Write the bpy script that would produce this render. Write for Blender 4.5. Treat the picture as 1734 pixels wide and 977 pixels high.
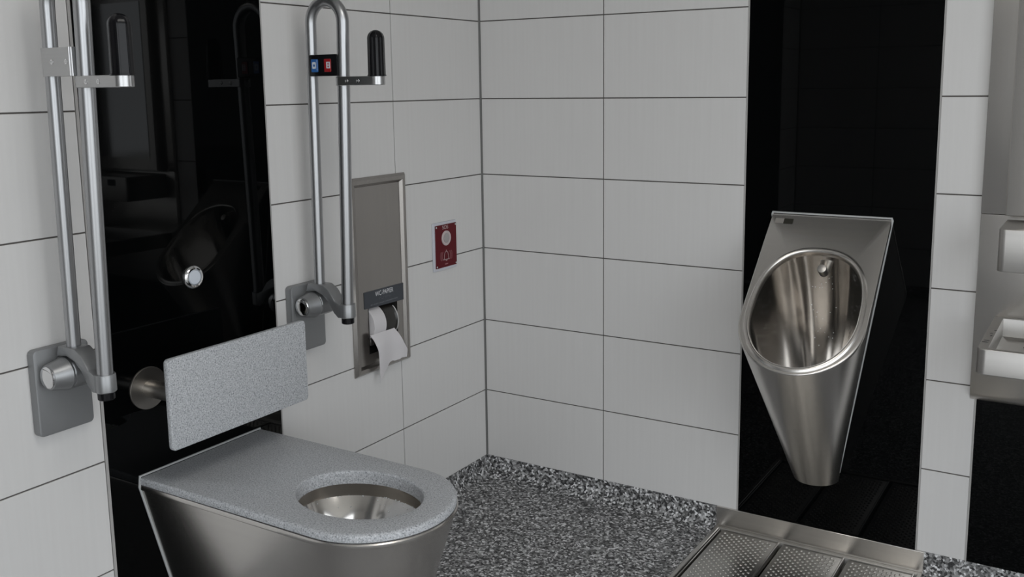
import bpy, bmesh, math, random
from mathutils import Vector, Matrix
random.seed(7)
PI = math.pi
for o in list(bpy.data.objects):
    bpy.data.objects.remove(o, do_unlink=True)
SC = bpy.context.scene
COL = SC.collection

# ---------------------------------------------------------------- camera
cd = bpy.data.cameras.new('camera')
cam = bpy.data.objects.new('camera', cd)
COL.objects.link(cam)
cd.sensor_width = 36.0
cd.lens = 1644.417 / 1734.0 * 36.0
cd.shift_x = -0.008703
cd.shift_y = -0.045352
cd.clip_start = 0.02
AZ, EL, RO = math.radians(121.74028), math.radians(-9.11584), math.radians(-0.72589)
fw = Vector((math.cos(EL) * math.cos(AZ), math.cos(EL) * math.sin(AZ), math.sin(EL)))
rt = fw.cross(Vector((0, 0, 1))).normalized()
up = rt.cross(fw)
r2 = rt * math.cos(RO) + up * math.sin(RO)
u2 = -rt * math.sin(RO) + up * math.cos(RO)
M = Matrix((r2, u2, -fw)).transposed().to_4x4()
M.translation = Vector((1.82030, -2.69916, 1.33831))
cam.matrix_world = M
SC.camera = cam

# ---------------------------------------------------------------- light
world = bpy.data.worlds.new('sky')
SC.world = world
world.use_nodes = True
bg = world.node_tree.nodes['Background']
bg.inputs['Color'].default_value = (0.915, 0.96, 1.0, 1)
bg.inputs['Strength'].default_value = 2.4
SC.view_settings.view_transform = 'Standard'
SC.view_settings.look = 'None'
SC.view_settings.gamma = 1.0
SC.view_settings.use_curve_mapping = False
SC.view_settings.exposure = 0.07
CEIL_EMIT = 4.2

# room measures (metres): left wall x = 0, back wall y = 0
RX, RY, RZ = 3.20, -3.70, 2.52
TH = 0.25                     # tile height
TB = 0.063                    # top of the coved skirting = bottom of the tiles
Z0 = TB - 0.01375             # joint lines at Z0 + k * TH
JG = 0.0034                   # joint width
FRONT = (1.00, 3.10, 2.40)     # wide opening in the front wall: x0, x1, height
DOOR = (-3.60, -1.00, 2.40)   # doorway in the right wall: y0, y1, height
def portal(name, w, h, mw):
    pl = bpy.data.lights.new(name, 'AREA')
    pl.shape = 'RECTANGLE'
    pl.size, pl.size_y = w, h
    pl.cycles.is_portal = True
    po = bpy.data.objects.new(name, pl)
    po.matrix_world = mw
    COL.objects.link(po)
portal('doorway_portal', DOOR[2], DOOR[1] - DOOR[0], Matrix.Translation((RX + 0.02, (DOOR[0] + DOOR[1]) / 2, DOOR[2] / 2)) @ Matrix.Rotation(PI / 2, 4, 'Y'))
portal('front_portal', FRONT[1] - FRONT[0], FRONT[2], Matrix.Translation(((FRONT[0] + FRONT[1]) / 2, RY - 0.02, FRONT[2] / 2)) @ Matrix.Rotation(PI / 2, 4, 'X'))

# ---------------------------------------------------------------- materials
MAT = {}
def nodes_of(m):
    return m.node_tree.nodes, m.node_tree.links
def mat(name, col, rough=0.5, metal=0.0, spec=None, emit=0.0, coat=0.0):
    m = bpy.data.materials.new(name)
    m.use_nodes = True
    b = m.node_tree.nodes['Principled BSDF']
    b.inputs['Base Color'].default_value = (*col, 1)
    b.inputs['Roughness'].default_value = rough
    b.inputs['Metallic'].default_value = metal
    if spec is not None:
        b.inputs['Specular IOR Level'].default_value = spec
    if coat:
        b.inputs['Coat Weight'].default_value = coat
    if emit:
        b.inputs['Emission Color'].default_value = (*col, 1)
        b.inputs['Emission Strength'].default_value = emit
    MAT[name] = m
    return m
def coords(m, scale, kind='Object'):
    n, l = nodes_of(m)
    tc = n.new('ShaderNodeTexCoord')
    mp = n.new('ShaderNodeMapping')
    mp.inputs['Scale'].default_value = scale
    l.new(tc.outputs[kind], mp.inputs['Vector'])
    return mp.outputs['Vector']
def ramp(n, stops, interp='LINEAR'):
    r = n.new('ShaderNodeValToRGB')
    r.color_ramp.interpolation = interp
    e = r.color_ramp.elements
    while len(e) > 1:
        e.remove(e[-1])
    e[0].position, e[0].color = stops[0][0], (*stops[0][1], 1)
    for p, c in stops[1:]:
        k = e.new(p)
        k.color = (*c, 1)
    return r
def brushed(name, col, rough, scale, var=0.025, aniso=0.0):
    """metal whose fine grinding lines run along the axis with the small scale"""
    m = mat(name, col, rough, 1.0)
    n, l = nodes_of(m)
    b = n['Principled BSDF']
    v = coords(m, scale)
    nz = n.new('ShaderNodeTexNoise')
    nz.inputs['Scale'].default_value = 1.0
    nz.inputs['Detail'].default_value = 3.0
    l.new(v, nz.inputs['Vector'])
    rp = ramp(n, [(0.3, tuple(c * (1 - var) for c in col)), (0.7, tuple(min(1.0, c * (1 + var)) for c in col))])
    l.new(nz.outputs['Fac'], rp.inputs['Fac'])
    l.new(rp.outputs['Color'], b.inputs['Base Color'])
    b.inputs['Anisotropic'].default_value = aniso
    return m
# satin white ceramic with a faint vertical weave
m = mat('tile_white', (0.64, 0.63, 0.62), 0.38, spec=0.35)
n, l = nodes_of(m)
nz = n.new('ShaderNodeTexNoise')
nz.inputs['Scale'].default_value = 1.0
nz.inputs['Detail'].default_value = 2.0
l.new(coords(m, (90, 90, 3)), nz.inputs['Vector'])
rp = ramp(n, [(0.3, (0.630, 0.620, 0.611)), (0.7, (0.648, 0.639, 0.630))])
l.new(nz.outputs['Fac'], rp.inputs['Fac'])
l.new(rp.outputs['Color'], n['Principled BSDF'].inputs['Base Color'])
mat('grout', (0.115, 0.105, 0.098), 0.9)
mat('silicone_grey', (0.12, 0.12, 0.115), 0.6)
mat('silicone_light', (0.42, 0.43, 0.43), 0.5)
mat('seam_light', (0.36, 0.35, 0.34), 0.6)
mat('black_glass', (0.0010, 0.0012, 0.0013), 0.02, spec=0.13)
mat('ceiling_paint', (0.80, 0.79, 0.77), 0.8)
mat('lamp_diffuser', (1.0, 0.97, 0.93), 0.5, emit=CEIL_EMIT)
mat('white_metal', (0.7, 0.7, 0.7), 0.4)

# resin floor full of black, grey and white quartz chips
m = mat('quartz_floor', (0.2, 0.2, 0.2), 0.45, spec=0.4)
n, l = nodes_of(m)
vec = coords(m, (1, 1, 1))
vo = n.new('ShaderNodeTexVoronoi')
vo.inputs['Scale'].default_value = 165
vo.inputs['Randomness'].default_value = 1.0
l.new(vec, vo.inputs['Vector'])
sep = n.new('ShaderNodeSeparateColor')
l.new(vo.outputs['Color'], sep.inputs['Color'])
rp = ramp(n, [(0.0, (0.03, 0.03, 0.031)), (0.26, (0.11, 0.11, 0.11)), (0.5, (0.24, 0.24, 0.24)), (0.75, (0.44, 0.44, 0.445)), (0.9, (0.70, 0.70, 0.71))], 'CONSTANT')
l.new(sep.outputs['Red'], rp.inputs['Fac'])
l.new(rp.outputs['Color'], n['Principled BSDF'].inputs['Base Color'])
bp = n.new('ShaderNodeBump')
bp.inputs['Strength'].default_value = 0.5
bp.inputs['Distance'].default_value = 0.002
l.new(vo.outputs['Distance'], bp.inputs['Height'])
l.new(bp.outputs['Normal'], n['Principled BSDF'].inputs['Normal'])

# speckled mineral composite of the seat and the backrest
m = mat('speckled_composite', (0.3, 0.32, 0.34), 0.42, spec=0.45)
n, l = nodes_of(m)
vec = coords(m, (1, 1, 1))
nz = n.new('ShaderNodeTexNoise')
nz.inputs['Scale'].default_value = 330
nz.inputs['Detail'].default_value = 3
nz.inputs['Roughness'].default_value = 0.65
l.new(vec, nz.inputs['Vector'])
rp = ramp(n, [(0.30, (0.09, 0.095, 0.102)), (0.40, (0.31, 0.322, 0.337)), (0.52, (0.44, 0.452, 0.47)), (0.64, (0.54, 0.55, 0.57)), (0.72, (0.66, 0.67, 0.69))])
l.new(nz.outputs['Fac'], rp.inputs['Fac'])
l.new(rp.outputs['Color'], n['Principled BSDF'].inputs['Base Color'])

STEEL = (0.66, 0.635, 0.605)
brushed('steel_matte', (0.50, 0.485, 0.465), 0.42, (2.0, 110, 110))
brushed('steel_satin', (0.36, 0.335, 0.305), 0.34, (60, 60, 60))
brushed('steel_dark', (0.38, 0.36, 0.34), 0.27, (110, 110, 1.5))
brushed('steel_vertical', STEEL, 0.27, (110, 110, 1.5))
brushed('steel_horizontal', STEEL, 0.27, (2.0, 110, 110))
brushed('steel_ring', STEEL, 0.25, (2.0, 2.0, 110), var=0.02)
brushed('steel_bowl', STEEL, 0.14, (60, 60, 60), var=0.02)
brushed('steel_floor', (0.50, 0.485, 0.46), 0.36, (60, 60, 60), var=0.06)
brushed('aluminium_tube', (0.43, 0.435, 0.445), 0.33, (300, 300, 4), var=0.02)
brushed('aluminium_clamp', (0.50, 0.50, 0.50), 0.30, (4, 300, 300), var=0.02)
mat('grey_casting', (0.30, 0.305, 0.31), 0.38, 0.75)
mat('grey_plate', (0.27, 0.275, 0.28), 0.45, 0.6)
mat('chrome', (0.80, 0.80, 0.80), 0.06, 1.0)
mat('button_face', (0.60, 0.64, 0.70), 0.35)
mat('black_plastic', (0.005, 0.005, 0.006), 0.2, spec=0.25)
mat('blue_key', (0.02, 0.12, 0.38), 0.4)
mat('red_key', (0.32, 0.008, 0.012), 0.4)
mat('icon_white', (0.62, 0.66, 0.72), 0.5)
mat('sign_red', (0.10, 0.004, 0.009), 0.45, spec=0.2)
mat('sign_print', (0.52, 0.44, 0.44), 0.5)
mat('sign_print_faint', (0.30, 0.12, 0.13), 0.5)
mat('sign_button', (0.36, 0.33, 0.33), 0.4)
mat('sign_back', (0.56, 0.57, 0.62), 0.4)
mat('label_grey', (0.045, 0.05, 0.06), 0.5)
mat('label_print', (0.72, 0.72, 0.74), 0.5)
mat('label_print_faint', (0.13, 0.135, 0.15), 0.5)
mat('paper', (0.62, 0.60, 0.61), 0.9, spec=0.1)
mat('roll_holder', (0.018, 0.016, 0.014), 0.35)
mat('niche_dark', (0.10, 0.095, 0.09), 0.4, 0.8)
mat('badge_dark', (0.02, 0.019, 0.013), 0.5)
mat('concrete', (0.48, 0.465, 0.44), 0.9)
mat('water_drop', (0.75, 0.77, 0.8), 0.08, spec=0.9)
mat('anthracite', (0.035, 0.037, 0.04), 0.45)
mat('drop_dark_reflection', (0.03, 0.03, 0.03), 0.25)  # dark reflection in water drops, put into the base colour

# ---------------------------------------------------------------- mesh helpers
def newbm():
    return bmesh.new()
def add_box(bm, x0, x1, y0, y1, z0, z1):
    vs = [bm.verts.new((x, y, z)) for z in (z0, z1) for (x, y) in ((x0, y0), (x1, y0), (x1, y1), (x0, y1))]
    for f in ((3, 2, 1, 0), (4, 5, 6, 7), (0, 1, 5, 4), (1, 2, 6, 5), (2, 3, 7, 6), (3, 0, 4, 7)):
        bm.faces.new([vs[i] for i in f])
    return vs
def add_loops(bm, loops, closed=True, cap0=False, cap1=False):
    rows = [[bm.verts.new(p) for p in lp] for lp in loops]
    k = len(rows[0])
    for a, b in zip(rows[:-1], rows[1:]):
        for i in range(k if closed else k - 1):
            j = (i + 1) % k
            bm.faces.new((a[i], a[j], b[j], b[i]))
    if cap0:
        bm.faces.new(list(reversed(rows[0])))
    if cap1:
        bm.faces.new(rows[-1])
    return rows
def frame_of(a):
    a = Vector(a).normalized()
    t = Vector((0, 0, 1)) if abs(a.z) < 0.9 else Vector((1, 0, 0))
    u = t.cross(a).normalized()
    return a, u, a.cross(u)
def add_lathe(bm, o, axis, prof, n=32, cap0=True, cap1=True, flute=None):
    a, u, v = frame_of(axis)
    o = Vector(o)
    loops = []
    for r, t in prof:
        lp = []
        for i in range(n):
            th = 2 * PI * i / n
            rr = r if flute is None else r * (1 + flute[1] * math.cos(flute[0] * th))
            lp.append(o + a * t + (u * math.cos(th) + v * math.sin(th)) * rr)
        loops.append(lp)
    add_loops(bm, loops, True, cap0, cap1)
def add_tube(bm, pts, radii, n=20, cap=True):
    pts = [Vector(p) for p in pts]
    if not hasattr(radii, '__len__'):
        radii = [radii] * len(pts)
    loops = []
    t0 = (pts[1] - pts[0]).normalized()
    _, u, v = frame_of(t0)
    prev = t0
    for i, p in enumerate(pts):
        if i == 0:
            t = t0
        elif i == len(pts) - 1:
            t = (pts[i] - pts[i - 1]).normalized()
        else:
            t = ((pts[i] - pts[i - 1]).normalized() + (pts[i + 1] - pts[i]).normalized()).normalized()
        q = prev.rotation_difference(t)
        u = q @ u
        v = q @ v
        prev = t
        loops.append([p + (u * math.cos(2 * PI * k / n) + v * math.sin(2 * PI * k / n)) * radii[i] for k in range(n)])
    add_loops(bm, loops, True, cap, cap)
def add_prism(bm, pts, fn, d0, d1):
    """pts 2D outline, fn(a, b, d) -> 3D"""
    lo = [bm.verts.new(fn(a, b, d0)) for a, b in pts]
    hi = [bm.verts.new(fn(a, b, d1)) for a, b in pts]
    bm.faces.new(list(reversed(lo)))
    bm.faces.new(hi)
    k = len(pts)
    for i in range(k):
        j = (i + 1) % k
        bm.faces.new((lo[i], lo[j], hi[j], hi[i]))
def rrect(a0, a1, b0, b1, r, seg=5):
    out = []
    for cx, cy, s in ((a1 - r, b1 - r, 0), (a0 + r, b1 - r, 1), (a0 + r, b0 + r, 2), (a1 - r, b0 + r, 3)):
        for i in range(seg + 1):
            t = PI / 2 * (s + i / seg)
            out.append((cx + r * math.cos(t), cy + r * math.sin(t)))
    return out
ON_LEFT = lambda a, b, d: (d, a, b)          # a along +y, b up, d out of the left wall
ON_BACK = lambda a, b, d: (a, -d, b)         # a along +x, b up, d out of the back wall
FLAT = lambda a, b, d: (a, b, d)
def bevel(bm, w, seg=2, ang=35):
    bm.normal_update()
    es = [e for e in bm.edges if len(e.link_faces) == 2 and e.calc_face_angle(0) > math.radians(ang)]
    bmesh.ops.bevel(bm, geom=es, offset=w, segments=seg, profile=0.5, affect='EDGES', clamp_overlap=True)
ORIGIN = {}
def obj(name, bm, material, parent=None, smooth=True, ang=40, kind=None, label=None):
    bmesh.ops.recalc_face_normals(bm, faces=bm.faces[:])
    o_ = ORIGIN.get(parent.name if parent else None, Vector((0, 0, 0)))
    if parent:
        bmesh.ops.translate(bm, verts=bm.verts[:], vec=-o_)
    me = bpy.data.meshes.new(name)
    if smooth:
        bm.normal_update()
        lim = math.radians(ang)
        for f in bm.faces:
            f.smooth = True
        for e in bm.edges:
            if len(e.link_faces) != 2 or e.calc_face_angle(0) > lim:
                e.smooth = False
    bm.to_mesh(me)
    bm.free()
    me.materials.append(MAT[material])
    o = bpy.data.objects.new(name, me)
    COL.objects.link(o)
    if parent:
        o.parent = parent
        ORIGIN[o.name] = o_
    if kind:
        o['kind'] = kind
    if label:
        o['label'] = label
    return o
def thing(name, label, cat, loc, group=None):
    o = bpy.data.objects.new(name, None)
    o.empty_display_size = 0.05
    COL.objects.link(o)
    o.location = loc
    o['label'] = label
    o['category'] = cat
    if group:
        o['group'] = group
    ORIGIN[o.name] = Vector(loc)
    return o
def add_text(bm, txt, fn, ca, cb, size, d, width=None):
    """flat lettering: fn(a, b, d) maps the sheet to the place"""
    cu = bpy.data.curves.new('lettering', 'FONT')
    cu.body = txt
    cu.size = size
    cu.align_x = 'CENTER'
    cu.align_y = 'CENTER'
    to = bpy.data.objects.new('lettering', cu)
    COL.objects.link(to)
    dg = bpy.context.evaluated_depsgraph_get()
    me = bpy.data.meshes.new_from_object(to.evaluated_get(dg))
    bpy.data.objects.remove(to, do_unlink=True)
    w = max(v.co.x for v in me.vertices) - min(v.co.x for v in me.vertices)
    sx = 1 if width is None else width / w
    vs = [bm.verts.new(fn(ca + v.co.x * sx, cb + v.co.y, d)) for v in me.vertices]
    for p in me.polygons:
        try:
            bm.faces.new([vs[i] for i in p.vertices])
        except ValueError:
            pass
    bpy.data.meshes.remove(me)

# ================================================================ the room
def struct(o):
    o['kind'] = 'structure'
    return o
GLASS_L = (-1.4716, -0.9586)
GLASS_B1 = (0.910, 1.4166)
GLASS_B2 = (1.5445, 2.12)
NICHE = (-0.607, -0.474, 0.575, 0.722)      # hole in the left wall behind the paper dispenser: y0 y1 z0 z1
TRAY = (0.846, 1.441, -0.62, -0.004)        # drain tray: x0 x1 y0 y1

bm = newbm()                                # floor around the drain tray
for a in ((-0.1, TRAY[0], RY - 0.1, 0.1), (TRAY[1], RX + 0.1, RY - 0.1, 0.1), (TRAY[0], TRAY[1], RY - 0.1, TRAY[2]), (TRAY[0], TRAY[1], TRAY[3], 0.1)):
    add_box(bm, *a, -0.08, 0.0)
add_box(bm, TRAY[0], TRAY[1], TRAY[2], TRAY[3], -0.08, -0.035)
struct(obj('floor', bm, 'quartz_floor', smooth=False))
bm = newbm()
add_box(bm, -0.1, RX + 0.1, RY - 0.1, 0.1, RZ, RZ + 0.08)
struct(obj('ceiling', bm, 'ceiling_paint', smooth=False))

bm = newbm()                                # left wall core with the dispenser niche
X1 = -0.0035
y0, y1, z0, z1 = NICHE
for a in ((RY - 0.1, y0, -0.08, RZ), (y1, 0.1, -0.08, RZ), (y0, y1, -0.08, z0), (y0, y1, z1, RZ)):
    add_box(bm, -0.14, X1, a[0], a[1], a[2], a[3])
wall_left = struct(obj('wall_left', bm, 'grout', smooth=False))
bm = newbm()
add_box(bm, X1, RX + 0.1, 0.0035, 0.14, -0.08, RZ)
wall_back = struct(obj('wall_back', bm, 'grout', smooth=False))
bm = newbm()
add_box(bm, RX + 0.0035, RX + 0.14, DOOR[1], 0.1, -0.08, RZ)
add_box(bm, RX + 0.0035, RX + 0.14, RY - 0.1, DOOR[0], -0.08, RZ)
add_box(bm, RX + 0.0035, RX + 0.14, DOOR[0], DOOR[1], DOOR[2], RZ)
wall_right = struct(obj('wall_right', bm, 'grout', smooth=False))
bm = newbm()
add_box(bm, X1, FRONT[0], RY - 0.14, RY - 0.0035, -0.08, RZ)
add_box(bm, FRONT[1], RX + 0.1, RY - 0.14, RY - 0.0035, -0.08, RZ)
add_box(bm, FRONT[0], FRONT[1], RY - 0.14, RY - 0.0035, FRONT[2], RZ)
wall_front = struct(obj('wall_front', bm, 'grout', smooth=False))

TILES = {}
def tile(wall, plane, a0, a1, b0, b1, hole=None):
    """one tile: plane 'L','B','R','F'; a runs along the wall, b is height; the face lies in the wall plane"""
    g = JG / 2
    w, h = a1 - a0 - 2 * g, b1 - b0 - 2 * g
    if w < 0.01 or h < 0.01:
        return
    mp = {'L': lambda a, b, d: (d, a, b), 'B': lambda a, b, d: (a, -d, b),
          'R': lambda a, b, d: (-d, a, b), 'F': lambda a, b, d: (a, d, b)}[plane]
    ca, cb = (a0 + a1) / 2, (b0 + b1) / 2
    key = (plane, round(w, 4), round(h, 4))
    if hole or key not in TILES:
        bm = newbm()
        if hole:
            A0, A1, B0, B1 = hole[0] - ca, hole[1] - ca, hole[2] - cb, hole[3] - cb
            for q in ((-w / 2, A0, -h / 2, h / 2), (A1, w / 2, -h / 2, h / 2), (A0, A1, -h / 2, B0), (A0, A1, B1, h / 2)):
                add_prism(bm, [(q[0], q[2]), (q[1], q[2]), (q[1], q[3]), (q[0], q[3])], mp, -0.0034, 0.0)
        else:
            add_prism(bm, [(-w / 2, -h / 2), (w / 2, -h / 2), (w / 2, h / 2), (-w / 2, h / 2)], mp, -0.0034, 0.0)
            bevel(bm, 0.0006, 1)
        bmesh.ops.recalc_face_normals(bm, faces=bm.faces[:])
        me = bpy.data.meshes.new('tile')
        bm.to_mesh(me)
        bm.free()
        me.materials.append(MAT['tile_white'])
        if not hole:
            TILES[key] = me
    else:
        me = TILES[key]
    o = bpy.data.objects.new('tile', me)
    base = {'L': (0, ca, cb), 'B': (ca, 0, cb), 'R': (RX, ca, cb), 'F': (ca, RY, cb)}[plane]
    o.location = base
    COL.objects.link(o)
    o.parent = wall
def rows(z_from=TB, z_to=RZ):
    out = []
    k = 0
    while Z0 + k * TH < z_to:
        a, b = max(z_from - JG / 2, Z0 + k * TH), min(z_to, Z0 + (k + 1) * TH)
        if b - a > 0.012:
            out.append((a, b))
        k += 1
    return out
def column(wall, plane, edges, z_from=TB, z_to=RZ):
    for (b0, b1) in rows(z_from, z_to):
        for a0, a1 in zip(edges[:-1], edges[1:]):
            hole = None
            if plane == 'L' and a0 < NICHE[0] and a1 > NICHE[1] and b0 < NICHE[2] and b1 > NICHE[3]:
                hole = NICHE
            tile(wall, plane, a0, a1, b0, b1, hole)
column(wall_left, 'L', [GLASS_L[1] + 0.002, -0.4556, -0.003])
column(wall_left, 'L', [-2.12, -1.926, GLASS_L[0] - 0.003])
column(wall_back, 'B', [0.003, 0.4553, GLASS_B1[0] - 0.002])
column(wall_back, 'B', [GLASS_B1[1] + 0.002, GLASS_B2[0] - 0.002])
column(wall_back, 'B', [GLASS_B2[1] + 0.002, 2.57, RX - 0.003 - 0.17, RX - 0.003])
column(wall_right, 'R', [DOOR[1] + 0.05, -0.458, -0.003])
column(wall_right, 'R', [DOOR[0] - 0.05, DOOR[0] + 0.35, DOOR[0] + 0.80, DOOR[0] + 1.25, DOOR[0] + 1.70, DOOR[0] + 2.15, DOOR[1] + 0.05], z_from=DOOR[2] + 0.05)

def glass(wall, fn, a0, a1, lab):
    bm = newbm()
    add_prism(bm, [(a0, TB), (a1, TB), (a1, RZ), (a0, RZ)], fn, -0.0034, 0.0006)
    bevel(bm, 0.0005, 1)
    obj('glass_panel', bm, 'black_glass', wall, smooth=False, label=lab)
glass(wall_left, ON_LEFT, GLASS_L[0], GLASS_L[1], 'tall black glass panel behind the toilet')
glass(wall_back, ON_BACK, GLASS_B1[0], GLASS_B1[1], 'tall black glass panel behind the urinal')
glass(wall_back, ON_BACK, GLASS_B2[0], GLASS_B2[1], 'black glass panel behind the wash station')
for wall, fn, a, w in ((wall_left, ON_LEFT, GLASS_L[0] - 0.0035, 0.0065), (wall_left, ON_LEFT, GLASS_L[1] - 0.001, 0.004),
                       (wall_back, ON_BACK, GLASS_B1[0] - 0.003, 0.0045), (wall_back, ON_BACK, GLASS_B1[1] - 0.0005, 0.004), (wall_back, ON_BACK, GLASS_B2[0] - 0.0035, 0.0045)):
    bm = newbm()
    add_prism(bm, [(a, TB), (a + w, TB), (a + w, RZ), (a, RZ)], fn, -0.0033, 0.001)
    obj('seam_strip', bm, 'seam_light', wall, smooth=False)
bm = newbm()                                # dark sealant in the room corner
add_prism(bm, [(-0.0035, 0.0035), (-0.0035, -0.0042), (0.0002, -0.0042), (0.0042, -0.0002), (0.0042, 0.0035)], FLAT, TB - 0.01, RZ)
obj('corner_seal', bm, 'silicone_grey', wall_back, smooth=False)

def cove(name, path_fn, a0, a1):
    """skirting of the floor resin curving up the wall; profile (distance from wall, height)"""
    prof = [(-0.003, TB), (0.0015, TB), (0.003, TB - 0.002)]
    R = 0.046
    for i in range(9):
        t = PI / 2 * i / 8
        prof.append((0.003 + R * (1 - math.cos(t)), R * (1 - math.sin(t)) + 0.0006))
    prof += [(0.055, -0.001), (-0.003, -0.001)]
    bm = newbm()
    add_loops(bm, [[path_fn(a, d, h) for d, h in prof] for a in (a0, a1)], True, True, True)
    return struct(obj(name, bm, 'quartz_floor', ang=50))
column(wall_front, 'F', [0.003, FRONT[0] - 0.505, FRONT[0] - 0.05])
cove('baseboard_left', lambda a, d, h: (d, a, h), -2.12, 0.0)
cove('baseboard_left', lambda a, d, h: (d, a, h), RY, -3.30)
cove('baseboard_back', lambda a, d, h: (a, -d, h), 0.0, TRAY[0])
cove('baseboard_back', lambda a, d, h: (a, -d, h), TRAY[1], RX)
cove('baseboard_front', lambda a, d, h: (a, RY + d, h), 0.0, FRONT[0] - 0.05)
cove('baseboard_right', lambda a, d, h: (RX - d, a, h), DOOR[1] + 0.05, 0.0)
bm = newbm()                                # doorway lining
for a in ((DOOR[0] - 0.05, DOOR[0], 0.0, DOOR[2] + 0.05), (DOOR[1], DOOR[1] + 0.05, 0.0, DOOR[2] + 0.05), (DOOR[0], DOOR[1], DOOR[2], DOOR[2] + 0.05)):
    add_box(bm, RX - 0.012, RX + 0.15, a[0], a[1], a[2], a[3])
bevel(bm, 0.002, 1)
struct(obj('trim_1', bm, 'white_metal', smooth=False))
bm = newbm()                                # lining of the wide front opening
for a in ((FRONT[0] - 0.05, FRONT[0], 0.0, FRONT[2] + 0.05), (FRONT[1], FRONT[1] + 0.05, 0.0, FRONT[2] + 0.05), (FRONT[0], FRONT[1], FRONT[2], FRONT[2] + 0.05)):
    add_box(bm, a[0], a[1], RY - 0.15, RY + 0.012, a[2], a[3])
bevel(bm, 0.002, 1)
struct(obj('trim_2', bm, 'white_metal', smooth=False))
bm = newbm()
add_box(bm, RX + 0.1, RX + 14, -14, 9, -0.09, -0.03)
add_box(bm, -10, RX + 0.1, -14, RY - 0.1, -0.09, -0.03)
struct(obj('ground', bm, 'concrete', smooth=False))

column(wall_left, 'L', [-3.30, -2.85, -2.50, -2.12], z_from=2.15)
column(wall_left, 'L', [RY + 0.003, -3.30])
bm = newbm()                                # made-up anthracite door, out of view, added to darken the urinal bowl's reflection
add_prism(bm, [(-3.30, 0.0), (-2.12, 0.0), (-2.12, 2.15), (-3.30, 2.15)], ON_LEFT, -0.0034, 0.012)
dr_ = struct(obj('added_door', bm, 'anthracite', smooth=False))
bm = newbm()
add_prism(bm, rrect(-3.22, -2.20, 0.02, 2.07, 0.004, 1), ON_LEFT, 0.011, 0.028)
bevel(bm, 0.003, 1)
obj('added_door_leaf', bm, 'anthracite', dr_, smooth=False)
bm = newbm()
add_tube(bm, [(0.028, -2.27, 1.05), (0.075, -2.27, 1.05), (0.080, -2.28, 1.05), (0.080, -2.40, 1.05)], 0.009, 12)
obj('added_door_handle', bm, 'steel_floor', dr_)

# ceiling lamp (out of frame, lights the room)
t = thing('ceiling_light', 'flat white square panel lamp on the ceiling', 'lamp', (1.55, -1.75, RZ))
bm = newbm()
add_prism(bm, rrect(1.10, 2.00, -2.20, -1.30, 0.02), FLAT, RZ - 0.03, RZ)
bevel(bm, 0.004, 2)
fr = obj('frame', bm, 'white_metal', t)
bm = newbm()
add_prism(bm, rrect(1.13, 1.97, -2.17, -1.33, 0.01), FLAT, RZ - 0.0325, RZ - 0.0295)
obj('diffuser', bm, 'lamp_diffuser', t, smooth=False)

# ================================================================ toilet
TY = -1.215
t = thing('toilet', 'conical brushed steel wall-hung toilet with grey speckled seat', 'toilet', (0.0, TY, 0.10))
HW, XF = 0.181, 0.703
XC = XF - HW                       # centre of the front half circle
EC, EA, EB = 0.488, 0.149, 0.113   # seat opening: centre x, half axes
def u_outline(th, off=0.0):
    """distance from (EC, 0) to the U outline in the direction th"""
    c, s = math.cos(th), math.sin(th)
    hw = HW + off
    best = 1e9
    if abs(s) > 1e-9:
        r = hw / abs(s)
        x = EC + r * c
        if 0.0 <= x <= XC:
            best = min(best, r)
    if c < -1e-9:
        r = (EC - 0.0015) / -c
        if abs(r * s) <= hw + 1e-9:
            best = min(best, r)
    dx = EC - XC
    b_ = dx * c
    q = b_ * b_ - (dx * dx - hw * hw)
    if q >= 0:
        r = -b_ + math.sqrt(q)
        if EC + r * c >= XC - 1e-9:
            best = min(best, r)
    return best
angs = [2 * PI * i / 96 for i in range(96)]
corner = math.atan2(HW, -EC + 0.0015)
angs = sorted(angs + [corner, 2 * PI - corner])
def oloop(off, z):
    return [(EC + (u_outline(a) + off) * math.cos(a), TY + (u_outline(a) + off) * math.sin(a), z) for a in angs]
def eloop(k, z, dx=0.0):
    out = []
    for a in angs:
        r = 1 / math.sqrt((math.cos(a) / (EA * k)) ** 2 + (math.sin(a) / (EB * k)) ** 2)
        out.append((EC + dx + r * math.cos(a), TY + r * math.sin(a), z))
    return out
bm = newbm()
add_loops(bm, [eloop(1.0, 0.4665), oloop(-0.003, 0.4665), oloop(0.0, 0.469), oloop(0.0, 0.478), oloop(-0.0015, 0.4815), oloop(-0.005, 0.4838), oloop(-0.010, 0.4845),
               eloop(1.045, 0.4845), eloop(1.018, 0.4838), eloop(1.004, 0.4822), eloop(1.0, 0.479), eloop(0.985, 0.455), eloop(1.0, 0.4545), eloop(1.02, 0.4665)])
obj('seat', bm, 'speckled_composite', t, label='grey speckled composite seat')
bm = newbm()                                 # folded steel lip under the seat
add_loops(bm, [oloop(-0.02, 0.455), oloop(0.0005, 0.455), oloop(0.0022, 0.4575), oloop(0.0022, 0.463), oloop(0.0, 0.4655), oloop(-0.02, 0.4663)])
obj('rim', bm, 'steel_ring', t)
bm = newbm()                                 # outer shell: ruled between the rim and the bottom
def u_path(w0, hw, xc, z, n1=8, n2=40):
    """half width w0 at the wall, hw and centre xc of the round front"""
    pts = [(0.001 + (xc - 0.001) * i / n1, w0 + (hw - w0) * i / n1) for i in range(n1)]
    pts += [(xc + hw * math.sin(PI * i / n2), hw * math.cos(PI * i / n2)) for i in range(n2 + 1)]
    pts += [(xc - (xc - 0.001) * (i + 1) / n1, -(hw + (w0 - hw) * (i + 1) / n1)) for i in range(n1)]
    return [(x, TY + y, z) for x, y in pts]
BHW, BFR, BXC, BZ = 0.088, 0.128, 0.455, 0.10
lps = []
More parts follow.
